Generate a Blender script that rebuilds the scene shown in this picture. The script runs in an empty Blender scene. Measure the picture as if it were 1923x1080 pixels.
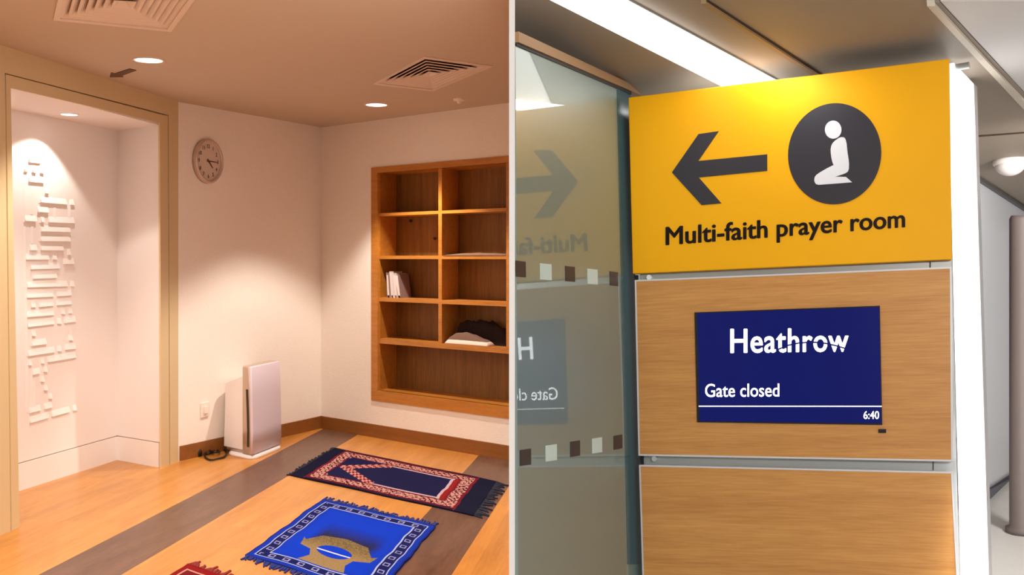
import bpy, bmesh, math, random
from mathutils import Vector, Matrix
random.seed(7)
sc = bpy.context.scene
COL = sc.collection
FOC, CX, HY, EYE = 2000.0, 961.5, 485.0, 1.45
CAM = Vector((0, 0, EYE))

# ------------------------------------------------------------- camera, world, exposure
cd = bpy.data.cameras.new('camera'); cam = bpy.data.objects.new('camera', cd); COL.objects.link(cam)
cam.location = CAM; cam.rotation_euler = (math.pi/2, 0, 0)
cd.sensor_width = 36.0; cd.sensor_fit = 'HORIZONTAL'; cd.lens = FOC/1923*36
cd.shift_y = -(540-HY)/1923.0; cd.clip_start = 0.05
sc.camera = cam
w = bpy.data.worlds.new('world'); sc.world = w; w.use_nodes = True
w.node_tree.nodes['Background'].inputs[0].default_value = (1.0, 0.96, 0.92, 1)
w.node_tree.nodes['Background'].inputs[1].default_value = 0.36
sc.view_settings.view_transform = 'Standard'; sc.view_settings.look = 'None'
sc.view_settings.exposure = 0.0; sc.view_settings.gamma = 1.0; sc.view_settings.use_curve_mapping = False

WARM = (1.0, 0.92, 0.83)
def lamp(kind, name, loc, energy, color, size=0.1, target=None, spot=None, blend=0.6, size_y=None):
    l = bpy.data.lights.new(name, kind); l.energy = energy; l.color = color
    if kind == 'AREA':
        l.size = size
        if size_y: l.shape = 'RECTANGLE'; l.size_y = size_y
    else: l.shadow_soft_size = size
    if spot: l.spot_size = math.radians(spot); l.spot_blend = blend
    o = bpy.data.objects.new(name, l); COL.objects.link(o); o.location = loc
    d = (Vector(target)-Vector(loc)) if target else Vector((0, 0, -1))
    o.rotation_euler = d.to_track_quat('-Z', 'Y').to_euler()
    return o

# ------------------------------------------------------------- helpers
def ray(px, py): return Vector(((px-CX)/FOC, 1.0, (HY-py)/FOC))
def hit(px, py, P, n):
    r = ray(px, py); return CAM + r*((P-CAM).dot(n)/r.dot(n))
def fl(px, py, z=0.0):
    r = ray(px, py); return CAM + r*((z-EYE)/r.z)
class VP:                                    # vertical plane through two floor points
    def __init__(s, a, b):
        s.a = Vector((a.x, a.y, 0)); s.b = Vector((b.x, b.y, 0)); s.d = (s.b-s.a).normalized()
        s.n = Vector((s.d.y, -s.d.x, 0))
        if s.n.dot(CAM-s.a) < 0: s.n = -s.n   # towards the camera side
    def at(s, px, py): return hit(px, py, s.a, s.n)
    def col(s, px, z):
        p = s.at(px, HY); return Vector((p.x, p.y, z))
    def z(s, px, py): return s.at(px, py).z

def srgb(r, g, b):
    f = lambda c: (c/255/12.92) if c/255 <= 0.04045 else ((c/255+0.055)/1.055)**2.4
    return (f(r), f(g), f(b), 1)
MATS = {}
def mat(name, col, rough=0.6, metal=0.0, spec=0.5, noise=None, bump=0.0, bscale=200, emit=None, estr=1.0):
    m = bpy.data.materials.new(name); m.use_nodes = True; nt = m.node_tree; b = nt.nodes['Principled BSDF']
    b.inputs['Base Color'].default_value = col; b.inputs['Roughness'].default_value = rough
    b.inputs['Metallic'].default_value = metal; b.inputs['Specular IOR Level'].default_value = spec
    if noise:
        sc_, amt = noise
        tc = nt.nodes.new('ShaderNodeNewGeometry'); nz = nt.nodes.new('ShaderNodeTexNoise'); nz.inputs['Scale'].default_value = sc_
        nz.inputs['Detail'].default_value = 6
        mx = nt.nodes.new('ShaderNodeMix'); mx.data_type = 'RGBA'
        mx.inputs[6].default_value = tuple(c*(1-amt) for c in col[:3])+(1,); mx.inputs[7].default_value = tuple(min(1, c*(1+amt)) for c in col[:3])+(1,)
        nt.links.new(tc.outputs['Position'], nz.inputs['Vector']); nt.links.new(nz.outputs['Fac'], mx.inputs[0]); nt.links.new(mx.outputs[2], b.inputs['Base Color'])
    if bump:
        g = nt.nodes.new('ShaderNodeNewGeometry'); n2 = nt.nodes.new('ShaderNodeTexNoise'); n2.inputs['Scale'].default_value = bscale
        bp = nt.nodes.new('ShaderNodeBump'); bp.inputs['Strength'].default_value = bump; bp.inputs['Distance'].default_value = 0.01
        nt.links.new(g.outputs['Position'], n2.inputs['Vector']); nt.links.new(n2.outputs['Fac'], bp.inputs['Height']); nt.links.new(bp.outputs['Normal'], b.inputs['Normal'])
    if emit:
        b.inputs['Emission Color'].default_value = emit; b.inputs['Emission Strength'].default_value = estr
    MATS[name] = m; return m

def grain_mat(name, c1, c2, U, V, sU, sV, rough=0.5, planks=None, c3=None, fine=0.5):
    """wood: noise stretched along U; planks=(length, width) adds board joints"""
    m = bpy.data.materials.new(name); m.use_nodes = True; nt = m.node_tree; L = nt.links.new; b = nt.nodes['Principled BSDF']
    b.inputs['Roughness'].default_value = rough
    g = nt.nodes.new('ShaderNodeNewGeometry')
    def dot(v):
        d = nt.nodes.new('ShaderNodeVectorMath'); d.operation = 'DOT_PRODUCT'; L(g.outputs['Position'], d.inputs[0]); d.inputs[1].default_value = v; return d.outputs['Value']
    du, dv, dw = dot(U), dot(V), dot(Vector(U).cross(Vector(V)))
    def mul(s, k):
        x = nt.nodes.new('ShaderNodeMath'); x.operation = 'MULTIPLY'; L(s, x.inputs[0]); x.inputs[1].default_value = k; return x.outputs[0]
    def comb(a, b_, c):
        x = nt.nodes.new('ShaderNodeCombineXYZ'); L(a, x.inputs[0]); L(b_, x.inputs[1]); L(c, x.inputs[2]); return x.outputs[0]
    n1 = nt.nodes.new('ShaderNodeTexNoise'); n1.inputs['Scale'].default_value = 1.0; n1.inputs['Detail'].default_value = 5; n1.inputs['Distortion'].default_value = 0.4
    L(comb(mul(du, sU), mul(dv, sV), mul(dw, sV)), n1.inputs['Vector'])
    n2 = nt.nodes.new('ShaderNodeTexNoise'); n2.inputs['Scale'].default_value = 1.0; n2.inputs['Detail'].default_value = 8
    L(comb(mul(du, sU*6), mul(dv, sV*7), mul(dw, sV*7)), n2.inputs['Vector'])
    mixf = nt.nodes.new('ShaderNodeMix'); mixf.inputs[0].default_value = fine; L(n1.outputs['Fac'], mixf.inputs[2]); L(n2.outputs['Fac'], mixf.inputs[3])
    rp = nt.nodes.new('ShaderNodeValToRGB'); rp.color_ramp.elements[0].position = 0.32; rp.color_ramp.elements[1].position = 0.68
    rp.color_ramp.elements[0].color = c1; rp.color_ramp.elements[1].color = c2
    L(mixf.outputs[0], rp.inputs[0]); out = rp.outputs[0]
    if planks:
        bk = nt.nodes.new('ShaderNodeTexBrick'); bk.inputs['Scale'].default_value = 1.0
        bk.inputs['Brick Width'].default_value = planks[0]; bk.inputs['Row Height'].default_value = planks[1]
        bk.inputs['Mortar Size'].default_value = 0.0012; bk.offset = 0.37
        bk.inputs['Color1'].default_value = (0.78, 0.78, 0.78, 1); bk.inputs['Color2'].default_value = (1.08, 1.08, 1.08, 1); bk.inputs['Mortar'].default_value = (0.55, 0.5, 0.45, 1)
        L(comb(du, dv, mul(dw, 0.0)), bk.inputs['Vector'])
        mm = nt.nodes.new('ShaderNodeMix'); mm.data_type = 'RGBA'; mm.blend_type = 'MULTIPLY'; mm.inputs[0].default_value = planks[2]
        L(out, mm.inputs[6]); L(bk.outputs['Color'], mm.inputs[7]); out = mm.outputs[2]
    L(out, b.inputs['Base Color']); MATS[name] = m; return m

def mk(name, verts, faces, material, parent=None, smooth=False, mats=None, midx=None, origin=None):
    vs = [Vector(v) for v in verts]
    if origin is None:
        origin = Vector(((min(v.x for v in vs)+max(v.x for v in vs))/2, (min(v.y for v in vs)+max(v.y for v in vs))/2, min(v.z for v in vs)))
    me = bpy.data.meshes.new(name); me.from_pydata([v-origin for v in vs], [], faces)
    for m in (mats or [material]): me.materials.append(m)
    if midx:
        for p, i in zip(me.polygons, midx): p.material_index = i
    bm = bmesh.new(); bm.from_mesh(me); bmesh.ops.recalc_face_normals(bm, faces=bm.faces); bm.to_mesh(me); bm.free()
    if smooth:
        for p in me.polygons: p.use_smooth = True
    o = bpy.data.objects.new(name, me); COL.objects.link(o)
    if parent: o.parent = parent; o.location = origin - world_loc(parent)
    else: o.location = origin
    return o
def world_loc(o):
    l = o.location.copy()
    while o.parent: o = o.parent; l += o.location
    return l
def empty(name, loc, label, cat, group=None):
    o = bpy.data.objects.new(name, None); COL.objects.link(o); o.location = loc; o.empty_display_size = 0.1
    return tag(o, label, cat, group)
def tag(o, label, cat, group=None):
    o['label'] = label; o['category'] = cat
    if group: o['group'] = group
    return o
def struct(o): o['kind'] = 'structure'; return o

class G:                                     # geometry collector
    def __init__(s): s.v = []; s.f = []
    def add(s, vs, fs):
        k = len(s.v); s.v += [Vector(v) for v in vs]; s.f += [tuple(i+k for i in f) for f in fs]; return s
    def prism(s, poly, off):                 # closed solid: polygon swept by a vector
        n = len(poly); off = Vector(off)
        return s.add(list(poly)+[p+off for p in poly], [tuple(range(n))]+[tuple(range(2*n-1, n-1, -1))]+[(i, (i+1) % n, (i+1) % n+n, i+n) for i in range(n)])
    def box(s, o, a, b, c):
        o, a, b, c = map(Vector, (o, a, b, c)); return s.prism([o, o+a, o+a+b, o+b], c)
    def ring(s, outer, inner, off):          # frame between two polygons, swept
        n = len(outer); off = Vector(off); vs = list(outer)+list(inner)+[p+off for p in outer]+[p+off for p in inner]; fs = []
        for i in range(n):
            j = (i+1) % n
            fs += [(i, j, n+j, n+i), (2*n+i, 3*n+i, 3*n+j, 2*n+j), (i, 2*n+i, 2*n+j, j), (n+i, n+j, 3*n+j, 3*n+i)]
        return s.add(vs, fs)
    def loft(s, rings, cap=True):
        n = len(rings[0]); vs = [p for r in rings for p in r]; fs = []
        for k in range(len(rings)-1):
            for i in range(n):
                j = (i+1) % n; fs.append((k*n+i, k*n+j, (k+1)*n+j, (k+1)*n+i))
        if cap: fs += [tuple(range(n)), tuple(range((len(rings)-1)*n+n-1, (len(rings)-1)*n-1, -1))]
        return s.add(vs, fs)
    def tube(s, pts, r, n=8, closed=False):
        pts = [Vector(p) for p in pts]; rings = []
        for i, p in enumerate(pts):
            t = (pts[min(i+1, len(pts)-1)]-pts[max(i-1, 0)]).normalized()
            a = t.cross(Vector((0, 0, 1)));  a = a.normalized() if a.length > 1e-4 else Vector((1, 0, 0))
            b = t.cross(a); rings.append([p+(a*math.cos(q)+b*math.sin(q))*r for q in [2*math.pi*k/n for k in range(n)]])
        return s.loft(rings)
    def build(s, name, m, parent=None, smooth=False, origin=None): return mk(name, s.v, s.f, m, parent, smooth, origin=origin)

def bevel(o, wdt=0.004, seg=2):
    b = o.modifiers.new('bevel', 'BEVEL'); b.width = wdt; b.segments = seg; b.limit_method = 'ANGLE'; return o
def spline(pts, n=8):
    pts = [Vector(p) for p in pts]; out = []
    P = [pts[0]]+pts+[pts[-1]]
    for i in range(1, len(P)-2):
        for k in range(n):
            t = k/n; a, b, c, d = P[i-1], P[i], P[i+1], P[i+2]
            out.append(0.5*((2*b)+(c-a)*t+(2*a-5*b+4*c-d)*t*t+(3*b-a-3*c+d)*t**3))
    return out+[pts[-1]]

def homog(quad):                              # unit square (0,0)(1,0)(1,1)(0,1) -> pixel quad BL,BR,TR,TL
    (x0, y0), (x1, y1), (x2, y2), (x3, y3) = quad
    dx1, dx2, sx = x1-x2, x3-x2, x0-x1+x2-x3; dy1, dy2, sy = y1-y2, y3-y2, y0-y1+y2-y3
    den = dx1*dy2-dx2*dy1; g = (sx*dy2-dx2*sy)/den; h = (dx1*sy-sx*dy1)/den
    a, b, c = x1-x0+g*x1, x3-x0+h*x3, x0; d, e, f = y1-y0+g*y1, y3-y0+h*y3, y0
    return lambda u, v: ((a*u+b*v+c)/(g*u+h*v+1), (d*u+e*v+f)/(g*u+h*v+1))
def text_mesh(body, bold=0.0, spacing=1.0):
    c = bpy.data.curves.new('t', 'FONT'); c.body = body; c.size = 1; c.offset = 0.0; c.space_character = spacing; c.resolution_u = 4; c.fill_mode = 'FRONT'
    o = bpy.data.objects.new('t', c); COL.objects.link(o)
    dg = bpy.context.evaluated_depsgraph_get(); e = o.evaluated_get(dg); me = bpy.data.meshes.new_from_object(e)
    v0 = [(v.co.x, v.co.y) for v in me.vertices]; f0 = [tuple(p.vertices) for p in me.polygons]
    bpy.data.objects.remove(o); bpy.data.curves.remove(c); bpy.data.meshes.remove(me)
    k = bold; vs, fs = [], []
    for dx, dy in (((0, 0),) if k < 1e-4 else ((0, 0), (k, 0), (-k, 0), (0, k*0.6), (0, -k*0.6), (k*.7, k*.4), (-k*.7, k*.4), (k*.7, -k*.4), (-k*.7, -k*.4))):
        n = len(vs); vs += [(x+dx, y+dy) for x, y in v0]; fs += [tuple(i+n for i in f) for f in f0]
    return vs, fs
def text_on(body, quad, fn, off, thick, name, m, parent, bold=0.02, spacing=1.0):
    """letters laid on a surface: fn(px,py) -> 3D point, off = outward vector, thick = thickness"""
    vs, fs = text_mesh(body, bold, spacing)
    x0, x1 = min(v[0] for v in vs), max(v[0] for v in vs); y0, y1 = min(v[1] for v in vs), max(v[1] for v in vs)
    H = homog(quad); P = [fn(*H((x-x0)/(x1-x0), (y-y0)/(y1-y0))) for x, y in vs]
    n = len(P); top = [p+off*(1+0) for p in P]; nn = off.normalized()*thick
    V = top+[p-nn for p in top]
    from collections import Counter
    e = Counter()
    for f in fs:
        for i in range(len(f)): e[frozenset((f[i], f[(i+1) % len(f)]))] += 1
    F = [tuple(f) for f in fs]
    for f in fs:
        for i in range(len(f)):
            a, b = f[i], f[(i+1) % len(f)]
            if e[frozenset((a, b))] == 1: F.append((a, b, b+n, a+n))
    return mk(name, V, F, m, parent)

# ------------------------------------------------------------- left room: layout
ZC = 2.567                                    # ceiling height
C3 = fl(603, 804); C2 = fl(335, 866)
P3 = VP(C3, fl(955, 864)); P2 = VP(C2, C3); P1 = VP(fl(12, 1001), C2)
B = Vector((0.134, 0.991, 0)).normalized(); BP = Vector((B.y, -B.x, 0))
XD = -0.0075                                  # left face of the divider wall

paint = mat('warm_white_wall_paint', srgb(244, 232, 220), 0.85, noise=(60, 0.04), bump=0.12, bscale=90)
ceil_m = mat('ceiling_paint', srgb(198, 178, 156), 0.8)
alc = mat('alcove_white_paint', srgb(242, 232, 226), 0.75)
cream = mat('cream_frame_paint', srgb(214, 188, 144), 0.5)
white_plastic = mat('white_plastic', srgb(238, 228, 226), 0.3)
dark_gap = mat('dark_gap', srgb(60, 40, 25), 0.9)
oak = grain_mat('light_oak_floor', srgb(184, 116, 46), srgb(214, 146, 70), B, BP, 1.2, 12, 0.32, planks=(1.1, 0.12, 0.55), fine=0.4)
walnut = grain_mat('dark_wood_inlay', srgb(84, 56, 42), srgb(118, 82, 62), B, BP, 1.5, 9, 0.35, fine=0.5)
ZV = Vector((0, 0, 1))
shelfw = grain_mat('shelf_wood', srgb(172, 104, 32), srgb(202, 132, 52), P3.d, ZV, 3, 30, 0.4)
shelfb = grain_mat('shelf_back_veneer', srgb(108, 70, 22), srgb(150, 102, 42), ZV, P3.d, 1.2, 22, 0.55)
skirt = grain_mat('brown_skirting', srgb(124, 74, 28), srgb(150, 92, 40), P3.d, ZV, 2, 30, 0.4)

# floor in strips across the plank direction
def clip(poly, X):
    out = []
    for i in range(len(poly)):
        a, b = poly[i], poly[(i+1) % len(poly)]
        if a.x <= X: out.append(a)
        if (a.x-X)*(b.x-X) < 0: t = (X-a.x)/(b.x-a.x); out.append(a+(b-a)*t)
    return out
def cval(px, py): return fl(px, py).dot(BP)
cs = [-5.5, (cval(95, 1068)+cval(602, 808))/2, (cval(250, 1068)+cval(670, 817))/2, (cval(897, 856)+cval(790, 978))/2, (cval(955, 915)+cval(855, 1068))/2, 3.5]
fv, ff, fi = [], [], []
for i in range(5):
    q = clip([B*b_+BP*c_ for b_, c_ in ((1.2, cs[i]), (11.5, cs[i]), (11.5, cs[i+1]), (1.2, cs[i+1]))], XD)
    k = len(fv); fv += q; ff.append(tuple(range(k, k+len(q)))); fi.append(1 if i in (1, 3) else 0)
struct(mk('floor', fv, ff, None, mats=[oak, walnut], midx=fi, origin=Vector((-2, 6, 0))))

# ceiling with two diffuser openings
def cp(px, py, z=ZC): return fl(px, py, z)
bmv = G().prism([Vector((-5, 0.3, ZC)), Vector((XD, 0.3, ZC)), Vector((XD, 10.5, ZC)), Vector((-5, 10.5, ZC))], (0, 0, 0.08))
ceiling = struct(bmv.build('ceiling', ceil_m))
v2 = [cp(700, 157), cp(797, 105), cp(926, 123), cp(813, 170)]
v1 = [cp(100, 36), cp(118, -45), cp(385, -28), cp(322, 58)]
def inset(q, t):
    c = sum(q, Vector())/4; return [c+(p-c)*(1-t) for p in q]
cut = bpy.data.objects.new('cut', bpy.data.meshes.new('cut')); g = G()
for q in (v1, v2): g.prism([p-Vector((0, 0, 0.1)) for p in inset(q, 0.06)], (0, 0, 0.3))
cut.data.from_pydata(g.v, [], g.f); COL.objects.link(cut)
bm = bmesh.new(); bm.from_mesh(cut.data); bmesh.ops.recalc_face_normals(bm, faces=bm.faces); bm.to_mesh(cut.data); bm.free()
md = ceiling.modifiers.new('b', 'BOOLEAN'); md.operation = 'DIFFERENCE'; md.object = cut; md.solver = 'EXACT'
dg = bpy.context.evaluated_depsgraph_get(); nm = bpy.data.meshes.new_from_object(ceiling.evaluated_get(dg)); ceiling.modifiers.clear(); ceiling.data = nm
bpy.data.objects.remove(cut)
vent_m = mat('vent_metal', srgb(222, 200, 182), 0.5)
def vent(q, label, nb):
    c = sum(q, Vector())/4; e = empty('ceiling_vent', c, label, 'air vent', 'square ceiling air vents')
    up = Vector((0, 0, 1))
    G().ring([p-up*0.006 for p in q], [p-up*0.006 for p in inset(q, 0.10)], up*0.006).build('flange', vent_m, e)
    G().prism([p+up*0.085 for p in inset(q, 0.0)], up*0.005).build('plenum', dark_gap, e)
    G().ring([p+up*0.001 for p in inset(q, 0.0)], [p+up*0.001 for p in inset(q, 0.065)], up*0.084).build('duct_wall', dark_gap, e)
    for k in range(nb):
        pt = 0.85/nb; t0 = 0.098+pt*k; o_, m_, i_ = inset(q, t0), inset(q, t0+pt*0.36), inset(q, min(.97, t0+pt*1.2))
        G().loft([[p for p in o_], [p for p in m_], [p+up*0.020 for p in i_], [p+up*0.023 for p in i_], [p+up*0.003 for p in o_]], cap=False).build('louvre', vent_m, e)
    G().prism([p+up*0.028 for p in inset(q, 0.955)], up*0.004).build('centre_plate', vent_m, e)
    return e
vent(v2, 'square white air vent in the ceiling above the wooden bookshelf', 6)
vent(v1, 'square white air vent cut off by the top edge, above the alcove frame', 7)

# walls
TH = 0.12
def wallpoly(pl, pts, th=TH): return G().prism(pts, -pl.n*th)
P3far = P3.a + P3.d*((XD-P3.a.x)/P3.d.x)
a0, a1 = P2.col(335, 0), P2.col(603, 0)
struct(wallpoly(P2, [a0, C3, Vector((C3.x, C3.y, ZC)), Vector((a0.x, a0.y, ZC))]).build('wall_back', paint))
# shelf wall with opening
ox0, ox1 = 699, 1010
zt, zb = P3.z(700, 315), P3.z(697, 751)
XR = P3far
o0 = P3.col(ox0, 0); EPSX = P3far
def v3(p, z): return Vector((p.x, p.y, z))
g = G()
g.prism([C3, o0, v3(o0, ZC), v3(C3, ZC)], -P3.n*TH)
g.prism([v3(o0, 0), v3(XR, 0), v3(XR, zb), v3(o0, zb)], -P3.n*TH)
g.prism([v3(o0, zt), v3(XR, zt), v3(XR, ZC), v3(o0, ZC)], -P3.n*TH)
struct(g.build('wall_right', paint))

# alcove frame wall (cream) ----------------------------------------
so = [P1.at(9, 137), P1.at(317, 216), P1.at(320, 873), P1.at(20, 998)]      # seam
so[2].z = 0; so[3].z = 0
pL = P1.a - P1.d*2.6
outer = [v3(pL, ZC), v3(P1.b, ZC), v3(P1.b, 0), v3(pL, 0)]
g = G()
g.prism([v3(pL, ZC), v3(P1.b, ZC), v3(so[1], so[1].z), so[0]], -P1.n*0.03)
g.prism([v3(P1.b, ZC), v3(P1.b, 0), so[2], so[1]], -P1.n*0.03)
g.prism([v3(pL, ZC), so[0], so[3], v3(pL, 0)], -P1.n*0.03)
struct(g.build('wall_left', cream))
G().prism([v3(P1.b, 0), v3(P1.b, ZC), v3(P1.b, ZC)-P1.n*0.1, v3(P1.b, 0)-P1.n*0.1], P1.d*0.01)
io = [P1.at(11.3, 139.5), P1.at(315, 218), P1.at(318, 873), P1.at(22.3, 998)]
ii = [P1.at(20, 165), P1.at(300, 230), P1.at(303, 877), P1.at(37, 992)]
for q in (io, ii): q[2].z = 0; q[3].z = 0
g = G()
g.prism([io[0], io[1], ii[1], ii[0]], -P1.n*0.012); g.prism([io[1], io[2], ii[2], ii[1]], -P1.n*0.012); g.prism([io[3], io[0], ii[0], ii[3]], -P1.n*0.012)
fr = struct(g.build('trim_1', cream))
g = G(); bk = -P1.n*0.028
g.prism([so[0]+bk, so[1]+bk, io[1]+bk, io[0]+bk], -P1.n*0.01); g.prism([so[1]+bk, so[2]+bk, io[2]+bk, io[1]+bk], -P1.n*0.01); g.prism([so[3]+bk, so[0]+bk, io[0]+bk, io[3]+bk], -P1.n*0.01)
struct(g.build('trim_2', dark_gap))

# alcove interior --------------------------------------------------
ZS = ii[0].z*0.5+ii[1].z*0.5
A0, A1, A2 = fl(37, 921), fl(220, 863), fl(300, 877.5)
PA = VP(A0, A1); PS = VP(A1, A2)
Al = A0 - PA.d*1.1; Fl = v3(ii[3], 0)-P1.n*0.1
A2e = A2.copy()
g = G()
g.prism([Al, A1, v3(A1, ZS), v3(Al, ZS)], -PA.n*0.05)
struct(g.build('wall_alcove_back', alc))
g = G(); g.prism([A1, A2e, v3(A2e, ZS), v3(A1, ZS)], -PS.n*0.006); struct(g.build('wall_alcove_side', alc))
g = G(); g.prism([Al, Fl-P1.d*0.02, v3(Fl-P1.d*0.02, ZS), v3(Al, ZS)], -P1.d*0.05); struct(g.build('wall_alcove_left', alc))
g = G(); g.prism([v3(Al, ZS), v3(A1, ZS), v3(A2e, ZS), v3(ii[1], ZS)-P1.n*0.02, v3(ii[0], ZS)-P1.n*0.02-P1.d*0.2], (0, 0, 0.04)); struct(g.build('ceiling_alcove', alc))
zb2 = 0.5*(PA.z(220, 815)+PA.z(37, 873))
g = G(); g.prism([Al, A1, v3(A1, zb2-0.004), v3(Al, zb2-0.004)], PA.n*0.012); struct(g.build('baseboard_alcove_back', alc))
g = G(); g.prism([A1, A2, v3(A2, zb2-0.004), v3(A1, zb2-0.004)], PS.n*0.012); struct(g.build('baseboard_alcove_side', alc))
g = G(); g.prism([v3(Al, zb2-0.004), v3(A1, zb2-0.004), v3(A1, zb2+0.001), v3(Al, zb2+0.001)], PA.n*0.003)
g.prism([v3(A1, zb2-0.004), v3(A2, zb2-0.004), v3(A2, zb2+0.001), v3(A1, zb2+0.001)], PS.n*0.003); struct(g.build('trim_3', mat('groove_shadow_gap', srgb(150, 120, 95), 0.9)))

# raised geometric relief
REL = []
def H4(x0, x1, y0, y1=None, oy=270): REL.append(('h', x0/4, x1/4, oy+y0/4, oy+(y1 if y1 is not None else y0)/4))
def V4(x, y0, y1, oy=270): REL.append(('v', x/4, x/4, oy+y0/4, oy+y1/4))
for a in [(215, 300, 140, 148), (180, 205, 208, 212), (240, 268, 216, 220), (298, 325, 220, 226), (215, 325, 286, 296), (335, 360, 373), (300, 495, 440, 457), (523, 550, 459), (280, 360, 512, 518),
          (183, 270, 580, 585), (303, 328, 588), (360, 552, 590, 597), (303, 521, 657, 664), (303, 523, 731, 734), (222, 272, 800), (303, 472, 800, 802), (503, 525, 835), (190, 362, 870), (395, 421, 870), (475, 550, 905, 902),
          (227, 442, 943, 937), (245, 421, 1014, 1008), (200, 500, 1079, 1071), (530, 553, 1072)]: H4(*a)
for a in [(195, 395, 77, 68), (425, 531, 66, 58), (230, 262, 150, 148), (290, 395, 146, 137), (425, 531, 134, 125), (200, 397, 222, 206), (458, 481, 200), (512, 536, 194), (203, 400, 297, 275), (428, 455, 272), (480, 562, 267, 257),
          (233, 263, 365), (513, 540, 398), (235, 343, 438, 424), (207, 403, 515, 486), (430, 456, 479), (487, 563, 468, 459), (355, 563, 561, 526), (210, 233, 585), (302, 326, 571), (242, 293, 655, 645), (325, 349, 634), (303, 328, 708),
          (327, 352, 773), (361, 387, 835), (218, 299, 943, 921), (330, 385, 914, 900), (220, 357, 1018, 978), (385, 517, 970, 934), (545, 569, 926, 920)]: H4(*a, oy=540)
for a in [(183, 95, 215), (185, 250, 590), (243, 330, 530), (300, 145, 225), (302, 340, 445), (240, 180, 216), (355, 118, 300), (190, 620, 1080), (245, 620, 750), (305, 560, 595), (525, 470, 592), (305, 657, 732), (415, 480, 590)]: V4(*a)
for a in [(200, 0, 300), (205, 300, 515), (262, 700, 900), (235, 365, 440), (400, 150, 275), (535, 190, 262), (310, 571, 708), (208, 585, 940), (535, 300, 398), (240, 655, 900)]: V4(*a, oy=540)
g = G()
for k, x0, x1, y0, y1 in REL:
    h = 9
    if k == 'h': q = [(x0, y0), (x1, y1), (x1, y1-h), (x0, y0-h)]
    else: q = [(x0-4, y0), (x0+0.2, y0), (x0+0.2, y1), (x0-4, y1)]
    pts = [PA.at(*p) for p in q]
    dpt = PA.n*(0.012 if k == 'h' else 0.004)
    if k == 'h': pts[2] = PA.at(x1, y1-11); pts[3] = PA.at(x0, y0-11)
    if k == 'h': g.add([pts[0], pts[1], pts[2], pts[3], pts[0]+dpt, pts[1]+dpt], [(0, 1, 2, 3), (0, 1, 5, 4), (4, 5, 2, 3), (0, 4, 3), (1, 2, 5)])
    else: g.add([pts[0], pts[1], pts[2], pts[3], pts[1]+dpt, pts[2]+dpt], [(0, 1, 2, 3), (1, 4, 5, 2), (0, 4, 5, 3), (0, 1, 4), (2, 5, 3)])
relief = g.build('wall_relief', alc)
tag(relief, 'white raised relief of maze-like geometric script on the alcove wall', 'wall decoration')

# brown skirting
zk = 0.105
g = G(); o_ = P2.col(337, 0); g.prism([o_, C3, v3(C3, zk), v3(o_, zk)], P2.n*0.014); struct(g.build('baseboard_back', skirt))
g = G(); g.prism([C3, XR, v3(XR, zk), v3(C3, zk)], P3.n*0.014); struct(g.build('baseboard_right', skirt))

# divider wall standing edge-on between the two rooms
wd = mat('divider_paint', srgb(236, 234, 232), 0.7)
struct(G().box((-0.0069, 2.5, -0.4), (0.0138, 0, 0), (0, 9.0, 0), (0, 0, 3.6)).build('wall_divider', wd))

# downlights
glow = mat('lamp_glass', (1, 1, 1, 1), 0.4, emit=(1, 0.95, 0.9, 1), estr=6)
ring_m = mat('lamp_ring', srgb(240, 225, 210), 0.4)
def circ(c, r, n=24, a=Vector((1, 0, 0)), b=Vector((0, 1, 0))): return [c+(a*math.cos(t)+b*math.sin(t))*r for t in [2*math.pi*k/n for k in range(n)]]
def downlight(c, r, label, energy, spot=110, target=None, blend=0.7, col=WARM, size=0.05):
    e = empty('ceiling_downlight', c, label, 'ceiling light', 'recessed ceiling downlights')
    z = Vector((0, 0, 1))
    G().ring(circ(c-z*0.006, r*1.15), circ(c-z*0.006, r), z*0.006).build('trim_ring', ring_m, e)
    G().prism(circ(c-z*0.004, r), z*0.003).build('lens', glow, e)
    lp = c-z*0.03
    lamp('SPOT', 'downlight_beam', lp, energy, col, size, target or (lp-z), spot, blend).parent = None
    return e
dl = [downlight(cp(707, 196), 0.075, 'round glowing downlight in the ceiling in front of the bookshelf', 165, 100, blend=0.35),
      downlight(cp(279, 112), 0.075, 'round glowing downlight above the brown ceiling arrow', 118, 112, blend=0.5)]
sp = fl(130, 214, ZS)
downlight(sp, 0.05, 'small bright downlight in the alcove ceiling', 22, 112, target=(sp.x-0.12, sp.y-0.25, 0), blend=0.22, col=(1, 0.93, 0.86), size=0.02)
# unseen fill lamps added beyond the view's edges to brighten the room
for x, y in ((-2.1, 3.6), (-0.8, 2.6), (-0.7, 4.0)):
    downlight(Vector((x, y, ZC)), 0.075, 'round fill downlight added to the prayer room ceiling outside the view', 140, 160)
downlight(Vector((-2.95, 6.0, ZS)), 0.05, 'small fill light added in the alcove ceiling, hidden behind the frame top', 10, 155, col=(1, 0.93, 0.86))  # unseen lamp added to fill the alcove's side wall

# qibla arrow on ceiling
z_ = Vector((0, 0, -1))
arrow_m = mat('brown_arrow', srgb(92, 60, 30), 0.6)
g = G(); g.prism([cp(*p)+z_*0.0 for p in ((206, 144), (209, 136), (216, 137.5), (243, 128.5), (256, 131.5), (229, 141.5), (232, 144))], z_*0.004)
tag(g.build('ceiling_arrow', arrow_m), 'brown direction arrow stuck on the ceiling above the alcove', 'arrow sign')
c = cp(862, 186); g = G(); g.loft([circ(c, 0.04), circ(c-Vector((0, 0, .012)), 0.036), circ(c-Vector((0, 0, .014)), 0.015), circ(c-Vector((0, 0, .03)), 0.012)])
tag(g.build('smoke_detector', ring_m), 'small round detector on the ceiling near the bookshelf wall', 'detector')

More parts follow.
